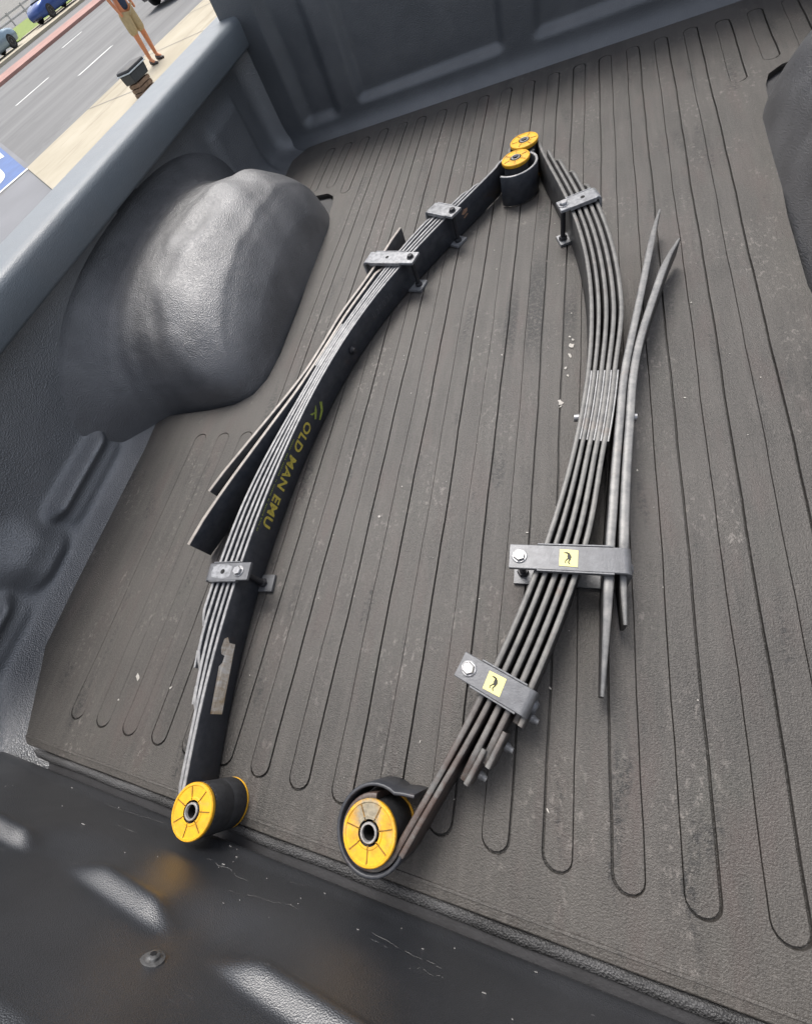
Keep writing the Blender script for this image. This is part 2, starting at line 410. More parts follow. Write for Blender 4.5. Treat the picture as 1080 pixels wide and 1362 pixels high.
for s in (-1, 1):
    def fn(y, z, s=s):
        x = XW + wall_proud(y, z)
        if s > 0: x = 2 * CX - x
        return Vector((x, y, z)) + OFF
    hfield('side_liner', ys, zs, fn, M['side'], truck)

# over-rail caps with the outer body panel below
def rail_profile():
    P = [(-.985, .311), (-.962, .313), (-.957, .319), (-.954, .366), (-.958, .376), (-.966, .381), (-.985, .383), (-1.055, .387), (-1.066, .386), (-1.073, .379), (-1.076, .362)]
    return [(x * 1.03, .6 - (.6 - z) * 1.03) for x, z in P]
for s in (-1, 1):
    mb = MB(); rings = []
    for y in lin(-.26, 2.10, 26):
        rings.append([((x if s < 0 else 2 * CX - x) + OFF.x, y + OFF.y, z + railz(y) + OFF.z) for x, z in rail_profile()])
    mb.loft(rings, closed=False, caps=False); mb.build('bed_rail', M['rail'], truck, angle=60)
    mb = MB(); rings = []
    prof = [(-1.106, .36), (-1.112, .30), (-1.115, .1), (-1.10, -.15), (-1.06, -.32), (-1.03, -.36), (-1.0, -.36)]
    for y in lin(-.26, 2.10, 42):
        ring = []
        for x, z in prof:
            cut = .40 ** 2 - (y - .94) ** 2
            zz = z + (railz(y) if z > .25 else 0)
            if cut > 0 and zz < -.42 + math.sqrt(cut): zz = min(.0, -.42 + math.sqrt(cut))
            ring.append(((x if s < 0 else 2 * CX - x) + OFF.x, y + OFF.y, zz + OFF.z))
        rings.append(ring)
    mb.loft(rings, closed=False, caps=False); mb.build('body_panel', None or plain('truck_paint', (.10, .12, .14), .25, .2, .05, 2), truck, angle=50)

# wheel arches
def interp(T, x):
    for (a, fa), (b, fb) in zip(T, T[1:]):
        if x <= b: t = (x - a) / (b - a); t = t * t * (3 - 2 * t) * .5 + t * .5; return fa + (fb - fa) * t
    return T[-1][1]
ARL = [(-.068, 1.42), (-.062, 1.36), (-.052, 1.29), (-.03, 1.18), (0, 1.08), (.04, 1.02), (.08, 1.0), (.12, .995), (.17, .995), (.21, .985), (.245, .95), (.268, .89), (.282, .80), (.288, .70)]
ARH = [(-.068, 1.15), (-.062, 1.11), (-.052, 1.06), (-.03, 1.01), (0, .975), (.04, .965), (.08, .975), (.12, .99), (.16, .985), (.20, .94), (.235, .85), (.262, .72), (.28, .58), (.288, .48)]
def arch(s):
    YC, L, H = .937, .388, .256
    nw = 84
    xs_ = lin(-.068, .07, 40) + lin(.076, .25, 24) + lin(.254, .288, 14)
    def ring(xd, kl, kh):
        out = []
        for j in range(nw + 1):
            w = math.pi * j / nw; cw, sw = math.cos(w), math.sin(w)
            ex = .80
            yy = math.copysign(abs(cw) ** ex, cw) * L * kl; zz = abs(sw) ** ex * H * kh
            wr = sstep(xd, .05, .12) * (1 - sstep(xd, .24, .28)) * sw
            zz += wr * (.0034 * math.sin(yy * 27 + xd * 33) * math.sin(xd * 41 - yy * 13 + 1.3) + .0022 * math.sin(yy * 51 - xd * 29) - .010 * math.exp(-((yy - .02) / .05) ** 2 - ((xd - .15) / .04) ** 2))
            yy += .004 * math.sin(xd * 60 + zz * 30) * wr
            x = XL + .004 + xd * (1.05 - .07 * min(1, zz / H))
            if s > 0: x = 2 * CX - x
            out.append(Vector((x, YC - yy, -.022 + zz)) + OFF)
        return out
    KL = [interp(ARL, x) for x in xs_]; KH = [interp(ARH, x) for x in xs_]
    for _ in range(9):
        KL = [KL[0]] + [(KL[i - 1] + 2 * KL[i] + KL[i + 1]) / 4 for i in range(1, len(KL) - 1)] + [KL[-1]]
        KH = [KH[0]] + [(KH[i - 1] + 2 * KH[i] + KH[i + 1]) / 4 for i in range(1, len(KH) - 1)] + [KH[-1]]
    rings = [ring(-.078, 1.46, 1.18)] + [ring(x, a, b) for x, a, b in zip(xs_, KL, KH)]
    for k in (.85, .7, .5, .3, .12, .01): rings.append(ring(.288 + .003 * (1 - k * k), .70 * k, .48 * k))
    mb = MB(); mb.loft(rings, closed=False, caps=False)
    return mb.build('wheel_arch', M['arch'], truck, angle=180)
arch(-1); arch(1)

# bulkhead behind the cab
def bulk_proud(x, z):
    p = 0.
    for a, b in ((-.70, -.20), (-.13, .39)):
        p += .018 * sstep(x, a, a + .035) * (1 - sstep(x, b - .03, b)) * sstep(z, .055, .08)
    p += .02 * sstep(x, -.93, -.88) * (1 - sstep(x, -.80, -.76)) * sstep(z, .04, .07)
    p -= .022 * math.exp(-(max(0, z + .005) / .02) ** 1.5)
    return p
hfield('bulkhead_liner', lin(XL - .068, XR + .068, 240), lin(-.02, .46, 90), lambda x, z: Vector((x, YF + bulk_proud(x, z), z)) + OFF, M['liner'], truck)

# closed tailgate
def tail_proud(x, z):
    zl = .166 + (x + .48) * .10 if x > -.53 else .172
    gap = sstep(x, -.37, -.315) * (1 - sstep(x, -.285, -.22)) + sstep(x, -.59, -.545) * (1 - sstep(x, -.51, -.44)) + sstep(x, .12, .14) * (1 - sstep(x, .17, .19))
    d = -.013 * (.5 + .5 * math.tanh((z - zl) / .0052)) * (1 - gap) - .013 * gap * sstep(z, .10, .17)
    d += .0022 * math.exp(-((z - zl + .010) / .007) ** 2) * (1 - gap)
    d += .004 * math.exp(-((z - .016) / .012) ** 2) - .014 * (1 - sstep(z, -.008, .008))
    d -= .012 * sstep(z, .30, .33)
    return d
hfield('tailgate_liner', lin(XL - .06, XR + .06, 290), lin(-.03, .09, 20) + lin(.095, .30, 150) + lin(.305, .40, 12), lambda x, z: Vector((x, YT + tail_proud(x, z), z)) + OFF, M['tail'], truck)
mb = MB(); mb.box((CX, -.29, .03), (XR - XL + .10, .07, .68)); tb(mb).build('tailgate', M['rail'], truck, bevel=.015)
# liner bolt on the tailgate
by = YT + tail_proud(-.311, .211)
mb = MB(); mb.lathe([(.0098, -.001), (.0098, .0008), (.0085, .0014), (.0058, .0016), (.0055, .0034), (.0042, .0044), (.0, .0044)], (-.311, by, .211), 20, 0, (0, 1, .15), False)
bo = tb(mb).build('liner_bolt', plain('dull_bolt', (.13, .13, .13), .5, .5, .4, 300, .4, 500), truck)
mb = MB(); mb.lathe([(.0028, .0045), (.0028, .0047), (0, .0047)], (-.311, by, .211), 6, 0, (0, 1, .15), False)
tb(mb).build('hex_socket', M['hole'], bo)

# cab, wheels (behind and below the bed)
paint = plain('truck_cab_paint', (.10, .12, .14), .22, .2, .04, 2)
glass = plain('dark_glass', (.01, .012, .014), .06, 0, .02, 2)
def cab_ring(x, ins):
    P = [(2.13, -.36), (2.13, .36), (2.19, .92), (2.28, .985), (2.9, 1.0), (3.15, .95), (3.75, .45), (4.6, .36), (4.85, .22), (4.9, -.3)]
    return [Vector((x, y + (ins * .02), z - (ins * .015))) + OFF for y, z in P]
mb = MB(); mb.loft([cab_ring(CX - .93, 1), cab_ring(CX - .90, 0), cab_ring(CX + .90, 0), cab_ring(CX + .93, 1)])
cab = mb.build('cab', paint, truck, bevel=.02)
mb = MB(); mb.loft([[Vector((x, y, z)) + OFF for x, y, z in ((CX - .62, 2.120 + o, .44), (CX + .62, 2.120 + o, .44), (CX + .56, 2.174 + o, .90), (CX - .56, 2.174 + o, .90))] for o in (0, .03)])
mb.build('rear_window', glass, cab)
tyre_m = plain('tyre_rubber', (.022, .022, .023), .8, 0, .25, 40); rim_m = plain('alloy_rim', (.42, .43, .44), .35, .7, .15, 40)
def wheel(parent, c, r, w, ax=(1, 0, 0)):
    ax = Vector(ax)
    mb = MB(); mb.lathe([(r * .62, -w / 2), (r * .93, -w / 2), (r, -w * .36), (r, w * .36), (r * .93, w / 2), (r * .62, w / 2)], c, 32, 0, ax)
    t = mb.build('wheel', tyre_m, parent)
    mb = MB(); mb.lathe([(r * .63, -w * .47), (r * .60, -w * .51), (r * .52, -w * .40), (r * .2, -w * .44), (r * .12, -w * .52), (r * .12, w * .52), (r * .2, w * .44), (r * .52, w * .40), (r * .60, w * .51), (r * .63, w * .47)], c, 20, 0, ax)
    mb.build('rim', rim_m, t)
    return t
for sx in (-1, 1):
    for yy in (.945, 4.15):
        wheel(truck, Vector((CX + sx * .82, yy, GZ + .40)) + OFF, .40, .26)

# ------------------------------------------------------------------ rubber mat with its ribs
mat_pts = [(-.905, -.193), (-.954, -.085), (-.974, -.045), (-.978, .08), (-.978, .43), (-.985, .515), (-.96, .532), (-.817, .540), (-.745, .552), (-.700, .578), (-.676, .625),
           (-.667, .70), (-.668, .88), (-.680, 1.1), (-.692, 1.25), (-.698, 1.335), (-.708, 1.375), (-.735, 1.40), (-.797, 1.408), (-.97, 1.42), (-.975, 1.70), (-.93, 1.765), (-.80, 1.778)]
right = [(2 * CX - x, y) for x, y in mat_pts][::-1]
outline = mat_pts + right
def wander(x, y): return .0007 * math.sin(y * 9.1 + x * 37) + .0005 * math.sin(y * 23 + x * 61) + .0003 * math.sin(y * 57 + x * 11)
def stadium(cx, y0, y1, h, n=8, kx=None):
    kx = cx if kx is None else kx
    p = []; m = max(2, int((y1 - y0) / .045))
    for i in range(n + 1):
        a = math.pi * i / n; p.append((cx + h * math.cos(a), y1 - h + h * math.sin(a)))
    for i in range(1, m): p.append((cx - h, y1 - h + (y0 - y1 + 2 * h) * i / m))
    for i in range(n + 1):
        a = math.pi + math.pi * i / n; p.append((cx + h * math.cos(a), y0 + h + h * math.sin(a)))
    for i in range(1, m): p.append((cx + h, y0 + h + (y1 - y0 - 2 * h) * i / m))
    return [(x + wander(kx, y), y) for x, y in p]
slots = []
for k in range(0, 20):
    x = -.805 + .06745 * k
    if k < -1 or x > .52: continue
    if 3 <= k <= 16: slots.append((x, -.148, 1.715))
    else:
        d = abs(x - CX)
        slots.append((x, -.148 if d < .68 else -.10, .47)); slots.append((x, 1.375 if k in (2, 17) else 1.432, 1.70))
bm = bmesh.new(); edges = []
loops = [outline] + [stadium(x, a, b, .0165) for x, a, b in slots]
for lp in loops:
    vs = [bm.verts.new((x, y, 0)) for x, y in lp]
    edges += [bm.edges.new((vs[i], vs[(i + 1) % len(vs)])) for i in range(len(vs))]
bmesh.ops.triangle_fill(bm, use_beauty=True, use_dissolve=False, edges=edges)
for f in bm.faces:
    if f.normal.z < 0: f.normal_flip()
top = bm.faces[:]
bound = [e for e in bm.edges if len(e.link_faces) == 1]
ret = bmesh.ops.extrude_edge_only(bm, edges=bound)
for v in [g for g in ret['geom'] if isinstance(g, bmesh.types.BMVert)]: v.co.z = -.0045
me = bpy.data.meshes.new('rubber_mat'); bm.to_mesh(me); bm.free(); me.materials.append(M['mat'])
rmat = bpy.data.objects.new('rubber_mat', me); C.objects.link(rmat)
tag(rmat, 'worn dark grey ribbed rubber mat covering the bed floor', 'mat')
# under sheet
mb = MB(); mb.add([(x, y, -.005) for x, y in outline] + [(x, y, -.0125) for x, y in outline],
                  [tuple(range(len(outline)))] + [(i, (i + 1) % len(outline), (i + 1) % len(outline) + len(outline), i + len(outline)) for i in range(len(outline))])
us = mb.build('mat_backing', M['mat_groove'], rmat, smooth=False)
bm = bmesh.new(); bm.from_mesh(us.data); bmesh.ops.triangulate(bm, faces=bm.faces[:]); bm.to_mesh(us.data); bm.free()
# ribs: stadium-shaped pads, the moulded groove around each is open
for i, (x, a, b) in enumerate(slots):
    if x > .10: gl, gr = .0013, .0030
    elif x > -.03: gl, gr = .0030, .0012
    else: gl, gr = .0005, .0027
    if b < .6 and x < 0: gl, gr = .0002, .0004
    h = (.033 - gl - gr) / 2; cx = x + (gl - gr) / 2
    dz = random.uniform(-.0006, .0004)
    lp = stadium(cx, a + .0028, b - .002, h, kx=x); lp2 = stadium(cx, a + .0032, b - .0024, h - .0004, kx=x)
    mb = MB(); n = len(lp)
    mb.loft([[(px, py, -.006) for px, py in lp], [(px, py, -.0005 + dz) for px, py in lp], [(px, py, dz) for px, py in lp2]])
    mb.build('rib', M['mat'], rmat, smooth=False)
# rolled rear edge
mb = MB(); rings = []
for x in lin(-.905, 2 * CX + .905, 60):
    w = .0006 * math.sin(x * 31) + .0004 * math.sin(x * 83)
    rings.append([(x, y, z + w) for y, z in ((-.1915, -.0005), (-.1918, .0014), (-.1945, .0016), (-.1948, -.0004), (-.2040, -.0012), (-.2052, -.0022), (-.2054, -.0128))])
mb.loft(rings, closed=False, caps=False).build('edge_trim', M['mat'], rmat, angle=25)

# ------------------------------------------------------------------ leaf springs
def catmull(P, n=12):
    P = [Vector((*p, 0)) for p in P]; P = [P[0] * 2 - P[1]] + P + [P[-1] * 2 - P[-2]]
    out = []
    for i in range(1, len(P) - 2):
        a, b, c, d = P[i - 1:i + 3]
        for k in range(n):
            t = k / n
            out.append(.5 * ((2 * b) + (c - a) * t + (2 * a - 5 * b + 4 * c - d) * t * t + (3 * b - a - 3 * c + d) * t ** 3))
    out.append(P[-2])
    return out

def polyx(P, deg=5, n=90, y0=None, y1=None):
    """least squares x(y), gives a fair curve through slightly noisy points"""
    ym = sum(p[1] for p in P) / len(P); ys_ = [(p[1] - ym) for p in P]
    N = deg + 1
    A = [[sum(y ** (i + j) for y in ys_) for j in range(N)] for i in range(N)]
    B = [sum(p[0] * y ** i for p, y in zip(P, ys_)) for i in range(N)]
    for i in range(N):
        pv = max(range(i, N), key=lambda r: abs(A[r][i])); A[i], A[pv] = A[pv], A[i]; B[i], B[pv] = B[pv], B[i]
        for r in range(i + 1, N):
            f = A[r][i] / A[i][i]
            for c in range(i, N): A[r][c] -= f * A[i][c]
            B[r] -= f * B[i]
    co = [0] * N
    for i in reversed(range(N)): co[i] = (B[i] - sum(A[i][c] * co[c] for c in range(i + 1, N))) / A[i][i]
    y0 = P[0][1] if y0 is None else y0; y1 = P[-1][1] if y1 is None else y1
    return [Vector((sum(co[i] * (y - ym) ** i for i in range(N)), y, 0)) for y in lin(y0, y1, n)]

def tangents(path):
    T = []
    for i in range(len(path)):
        a = path[max(0, i - 1)]; b = path[min(len(path) - 1, i + 1)]; T.append((b - a).normalized())
    return T

def offset_path(path, d):
    """d > 0 to the right of the travel direction"""
    return [p + Vector((t.y, -t.x, 0)) * (d(i / (len(path) - 1)) if callable(d) else d) for i, (p, t) in enumerate(zip(path, tangents(path)))]

def sub(path, a, b):
    """portion with a <= y <= b"""
    return [p for p in path if a <= p.y <= b]

Z0, Z1 = .0028, .0655
def leaf(name, path, th, parent, mats, z0=Z0, z1=Z1, tip0=0., tip1=0., side=1, ch=.0012, tipl=.07, thin=0.):
    """strip of leaf steel: path is one face, thickness grows to `side`; tips taper in width"""
    T = tangents(path); rings = []; n = len(path)
    S = [0.]
    for i in range(1, n): S.append(S[-1] + (path[i] - path[i - 1]).length)
    tot = S[-1]
    for i, (p, t) in enumerate(zip(path, T)):
        nrm = Vector((t.y, -t.x, 0)) * side
        k = 0.
        if tip0 and S[i] < tipl: k = tip0 * (1 - S[i] / tipl)
        if tip1 and tot - S[i] < tipl: k = tip1 * (1 - (tot - S[i]) / tipl)
        a = z0 + (z1 - z0) * k * .5; b = z1 - (z1 - z0) * k * .5
        kk = 0.
        if thin: kk = thin * (max(0, 1 - S[i] / tipl) if S[i] < tot / 2 else max(0, 1 - (tot - S[i]) / tipl))
        th_, o = th * (1 - kk), th * kk * .5
        q = [(0, a + ch), (0, b - ch), (ch * .5, b - ch * .35), (ch, b), (th_ - ch, b), (th_ - ch * .5, b - ch * .35), (th_, b - ch), (th_, a + ch), (th_ - ch, a), (ch, a)]
        q = [(u_ + o, z_) for u_, z_ in q]
        rings.append([p + nrm * u + Vector((0, 0, z)) for u, z in q])
    mb = MB(); mb.loft(rings, mis=[0, 1, 1, 1, 1, 1, 0, 0, 0, 0])
    return mb.build(name, mats, parent, angle=50)

def curl(path_end, tdir, center, r, turn, sgn, n=28):
    """points of a circle round center starting near path_end; sgn +1 counter-clockwise"""
    a0 = math.atan2(path_end.y - center.y, path_end.x - center.x)
    return [Vector((center.x + r * math.cos(a0 + sgn * turn * i / n), center.y + r * math.sin(a0 + sgn * turn * i / n), 0)) for i in range(1, n + 1)]

def bushing(parent, c, r, mat_top, ridges=6, top=.071, bottom=.0, body_r=None, rot=0., worn=None):
    c = Vector((c[0], c[1], 0)); br = body_r or r * .93
    mb = MB(); mb.lathe([(br * .98, bottom + .004), (br, bottom + .008), (br * 1.01, .03), (br, top - .010), (br * .96, top - .004), (.012, top - .004), (.012, bottom + .004)], c, 40)
    b = mb.build('bushing', M['rubber'], parent)
    for z, s in ((top, 1), (bottom, -1)):
        mb = MB(); o = -s * (.0075 if s > 0 else .0022)
        mb.lathe([(.0125, z + o), (r * .96, z + o), (r if s > 0 else r * .975, z + o * .75), (r if s > 0 else r * .975, z - s * .0006 * (2.5 if s > 0 else 1)), (r * .97, z - s * .0002), (r * .90, z), (r * .87, z - s * .0010), (r * .50, z - s * .0010), (r * .47, z - s * .0002), (.0125, z - s * .0002)], c, 48, 0, None, False)
        fl = mb.build('flange', mat_top, b, angle=35)
    for k in range(ridges):
        a = rot + 2 * math.pi * k / ridges
        mb = MB(); mb.box(c + Vector((math.cos(a) * r * .62, math.sin(a) * r * .62, top - .0006)), (r * .52, .0011, .0008), Matrix.Rotation(a, 3, 'Z'))
        mb.build('groove_mark', M['ridge'], b, smooth=False)
    if worn:
        pts = []; n_ = 30
        for i in range(n_): a = worn - 1.35 + 2.7 * i / (n_ - 1); rr = r * (.80 + random.uniform(-.08, .08) - .10 * abs(i - n_ / 2) / n_); pts.append(c + Vector((rr * math.cos(a), rr * math.sin(a), top + .0003)))
        for i in reversed(range(n_)): a = worn - 1.35 + 2.7 * i / (n_ - 1); pts.append(c + Vector((.0112 * math.cos(a), .0112 * math.sin(a), top + .0003)))
        mb = MB(); m_ = len(pts); mb.add(pts, [(i, i + 1, m_ - 2 - i, m_ - 1 - i) for i in range(n_ - 1)]); mb.build('worn_patch', M['grime'], b, smooth=False)
    mb = MB(); mb.lathe([(.0074, .002), (.0074, top + .0008), (.0079, top + .0014), (.0092, top + .0014), (.0100, top + .0006), (.0100, top - .002)], c, 28, 0, None, False)
    mb.build('sleeve', M['sleeve'], b)
    mb = MB(); mb.lathe([(.0073, top - .0025), (.0073, top - .03), (0, top - .03)], c, 20, 0, None, False); mb.build('bore', M['hole'], b)
    return b

def hexbolt(mb, c, r, h, rot=.3, flangew=True):
    c = Vector(c)
    rings = []
    for rr, z in ((r, 0), (r, h * .75), (r * .86, h), ):
        rings.append([c + Vector((rr * math.cos(rot + math.pi / 3 * i), rr * math.sin(rot + math.pi / 3 * i), z)) for i in range(6)])
    mb.loft(rings)
    if flangew: mb.lathe([(r * 1.22, -.0006), (r * 1.22, .0012), (r * 1.1, .0018)], c, 20)

def clamp(parent, a, b, width, mat, ztop=.0735, bolt_at=.012, sticker=None, hole=None, liner=True, rivet=True, bolt_mat='bolt', worn=None):
    """U strap: a = bolt (concave) end, b = bent (convex) end"""
    a = Vector((*a, 0)); b = Vector((*b, 0)); u = (b - a).normalized(); L = (b - a).length
    w = Vector((-u.y, u.x, 0)); th = .0052; rr = .009
    prof = []          # outer line then inner line of the strap in (s, z)
    def arc(cx, cz, r, a0, a1, n=6): return [(cx + r * math.cos(a0 + (a1 - a0) * i / n), cz + r * math.sin(a0 + (a1 - a0) * i / n)) for i in range(n + 1)]
    zb = .0006
    outer = [(0, ztop), (.02, ztop)] + arc(L - rr, ztop - rr, rr, math.pi / 2, 0) + arc(L - rr, zb + rr, rr, 0, -math.pi / 2) + [(.0, zb)]
    inner = [(0, ztop - th), (.02, ztop - th)] + arc(L - rr, ztop - rr, rr - th, math.pi / 2, 0) + arc(L - rr, zb + rr, rr - th, 0, -math.pi / 2) + [(.0, zb + th)]
    mb = MB(); rings = []
    for (s1, z1), (s2, z2) in zip(outer, inner):
        hw = width / 2; e = .0008
        rings.append([a + u * s1 - w * (hw - e) + Vector((0, 0, z1)), a + u * s1 + w * (hw - e) + Vector((0, 0, z1)), a + u * s1 * 1 + w * hw + Vector((0, 0, z1 * .85 + z2 * .15)),
                      a + u * s2 + w * hw + Vector((0, 0, z2)), a + u * s2 - w * hw + Vector((0, 0, z2)), a + u * s1 - w * hw + Vector((0, 0, z1 * .85 + z2 * .15))])
    mb.loft(rings)
    k = mb.build('clamp', mat, parent, angle=35)
    rot = Matrix((u, w, Vector((0, 0, 1)))).transposed()
    if liner:      # plastic liner pressed under the strap, showing along both long edges
        for sg in (-1, 1):
            mb = MB(); mb.box(a + u * (L * .55) + w * sg * (width / 2 + .0012) + Vector((0, 0, ztop - .003)), (L * .62, .0022, .0075), rot)
            mb.build('liner_edge', M['clamp'] if mat is M['clamp'] else mat, k, smooth=False, bevel=.0006)
    bc = a + u * bolt_at
    mb = MB(); hexbolt(mb, bc + Vector((0, 0, ztop)), .0078 if bolt_mat == 'bolt' else .0066, .0062, .4)
    mb.build('bolt_head', M[bolt_mat], k, angle=25)
    mb = MB(); mb.lathe([(.0048, zb + th), (.0048, ztop - th)], bc, 14); mb.build('bolt_shank', M['darkbolt'], k)
    mb = MB(); hexbolt(mb, bc + Vector((0, 0, zb + th)), .0082, .007, .1, False); mb.build('nut', M['darkbolt'], k, angle=25)
    if rivet:
        mb = MB(); mb.lathe([(.0085, -.001), (.0082, .002), (.006, .0045), (0, .0052)], b + Vector((0, 0, .042)), 18, 0, u, False); mb.build('rivet', mat, k)
    if hole:
        mb = MB(); mb.lathe([(.0042, 0), (0, 0)], a + u * hole + Vector((0, 0, ztop + .0004)), 18, 0, None, False); mb.build('bolt_hole', M['hole'], k)  # flat black disc, painted as the shaded hole
    if worn:       # brighter patch around the hole
        pts = []
        for i in range(22):
            an = 2 * math.pi * i / 22; j = 1 + random.uniform(-.1, .1)
            pts.append(a + u * (worn + .020 * j * math.copysign(abs(math.cos(an)) ** .6, math.cos(an))) + w * (width * .40 * j * math.copysign(abs(math.sin(an)) ** .6, math.sin(an))) + Vector((0, 0, ztop + .0002)))
        mb = MB(); mb.add(pts, [tuple(range(22))]); mb.build('bright_patch', M['clamp_bright'], k, smooth=False)
    if sticker:
        s0, ang, sz = sticker
        rz = rot @ Matrix.Rotation(ang, 3, 'Z'); c0 = a + u * s0 + Vector((0, 0, ztop + .0004))
        mb = MB(); mb.box(c0, (sz, sz * 1.02, .0006), rz); stk = mb.build('sticker', M['sticker'], k, smooth=False)
        # small black running-bird print
        bird = [[(-.30, .30), (-.12, .36), (.05, .30), (.02, .22), (-.14, .26)], [(-.02, .30), (.10, .22), (.16, .05), (.10, -.10), (-.02, -.08), (-.08, .08), (-.06, .22)],
                [(.04, -.06), (.12, -.08), (.03, -.26), (.10, -.38), (.05, -.40), (-.04, -.27)], [(-.05, .0), (-.01, -.08), (-.14, -.22), (-.13, -.34), (-.18, -.33), (-.19, -.20)]]
        mb = MB()
        for poly in bird:
            vs = [c0 + rz @ Vector((x * sz, y * sz, .0006)) for x, y in poly]; mb.add(vs, [tuple(range(len(vs)))])
        mb.build('bird_print', M['black_print'], stk, smooth=False)
    return k

# ---------- left spring: dark, lettered
sp1 = empty('leaf_spring', (0, 0, 0), label='left leaf spring with gold lettering on its black face, four slim leaves on edge', cat='leaf spring', group='pair of leaf springs in the truck bed')
P1 = [(-.4570, -.190), (-.4625, -.1631), (-.4698, -.1255), (-.4795, -.0755), (-.4868, -.0204), (-.4947, .0583), (-.4985, .0979), (-.4993, .1546), (-.4945, .3129), (-.4795, .4508), (-.4554, .5826), (-.418, .7072), (-.3561, .847), (-.2811, .9729), (-.2025, 1.1012), (-.168, 1.150)]
main1 = polyx(P1, 6, 110)
c1n, c1f = Vector((-.4310, -.1855, 0)), Vector((-.1265, 1.142, 0))
T1 = tangents(main1)
c1n = main1[0] + Vector((T1[0].y, -T1[0].x, 0)) * .0250
# travel from near to far: concave side (bushings, lettering) is to the right
eye_f = curl(main1[-1], T1[-1], c1f, (main1[-1] - c1f).length, R(300), -1)
eye_n = curl(main1[0], T1[0], c1n, (main1[0] - c1n).length, R(285), 1)
full1 = list(reversed(eye_n)) + main1 + eye_f
LT1 = .0056
ml1 = leaf('main_leaf', full1, LT1, sp1, [M['face'], M['edge']], side=-1)
def pitch1(f): # distance between leaves along the spring: tight at the centre pack, open further out
    y = -.19 + f * 1.34
    d = abs(y - .62)
    return .0064 + .0046 * sstep(d, .07, .40) - .0015 * sstep(y, .95, 1.1) - .0046 * (1 - sstep(y, -.12, .06))
ends1 = [(-.20, 1.13), (-.085, 1.10), (-.03, 1.065), (.03, 1.035)]
for i, (ya, yb) in enumerate(ends1, 1):
    pth = [p for p in offset_path(main1, lambda f, i=i: -pitch1(f) * i) if ya <= p.y <= yb]
    leaf('leaf', pth, LT1, sp1, [M['face'], M['edge']], z0=Z0 + .001, z1=Z1 - random.uniform(0, .0012), side=-1, tip0=.3, tip1=.3, tipl=.02)
h1 = catmull([(-.636, .282), (-.5865, .3885), (-.5365, .4963), (-.508, .566), (-.489, .635), (-.466, .7305), (-.4345, .819), (-.4055, .915), (-.383, 1.0045)])
h2 = catmull([(-.6325, .1723), (-.597, .287), (-.5535, .405), (-.514, .508), (-.4945, .57), (-.476, .635), (-.4515, .725), (-.4195, .815), (-.3915, .89)])
leaf('helper_leaf', h1, .0070, sp1, [M['face2'], M['helper_rusty']], side=-1, tip0=.08, tip1=.12, tipl=.05)
leaf('helper_leaf', h2, .0075, sp1, [M['face'], M['helper_rusty']], side=-1, tip0=.12, tip1=.4, tipl=.05, z1=Z1 + .0005)
# shims filling the leaf gaps at the centre pack
for i in range(5):
    pth = [p for p in offset_path(main1, lambda f, i=i: -pitch1(f) * i - LT1) if .575 <= p.y <= .70]
    leaf('shim', pth, .0022 if i < 4 else .004, sp1, [M['face'], M['shim']], z1=Z1 - .0004, side=-1, ch=.0004)
bushing(sp1, (c1n.x, c1n.y), .0316, M['yellow'], 7, .0745, .0, .0225, .2)
bushing(sp1, (c1f.x + .001, c1f.y + .002), .0312, M['yellow_orange'], 6, .0775, .0, .0262, .5)
# heat-shrunk collar look of the near eye: dark outer skin
mb = MB(); mb.lathe([(.0296, .0035), (.0312, .006), (.0312, .030), (.0308, .031), (.0312, .032), (.0312, .062), (.0300, .0662), (.0240, .0662), (.0240, .0035)], c1n, 44); mb.build('eye_collar', M['rubber'], sp1)
clamp(sp1, (-.472, .133), (-.559, .124), .030, M['clamp'], hole=.052, bolt_at=.020, worn=.055)
clamp(sp1, (-.317, .8585), (-.447, .898), .036, M['clamp_bright'], hole=.075, bolt_at=.013, bolt_mat='darkbolt')
clamp(sp1, (-.244, .992), (-.316, 1.040), .034, M['clamp_bright'], bolt_at=.012, bolt_mat='darkbolt')
# centre pin
def face_frame(path, y):
    i = min(range(len(path)), key=lambda k: abs(path[k].y - y)); t = tangents(path)[i]
    return path[i], t, Vector((t.y, -t.x, 0))
p, t, nr = face_frame(main1, .640)
mb = MB(); mb.lathe([(.0085, -.002), (.0085, .003), (.006, .0055), (.0058, .011), (0, .012)], p + nr * .0005 + Vector((0, 0, .034)), 16, 0, nr, False); mb.build('centre_pin', M['darkbolt'], sp1, angle=30)

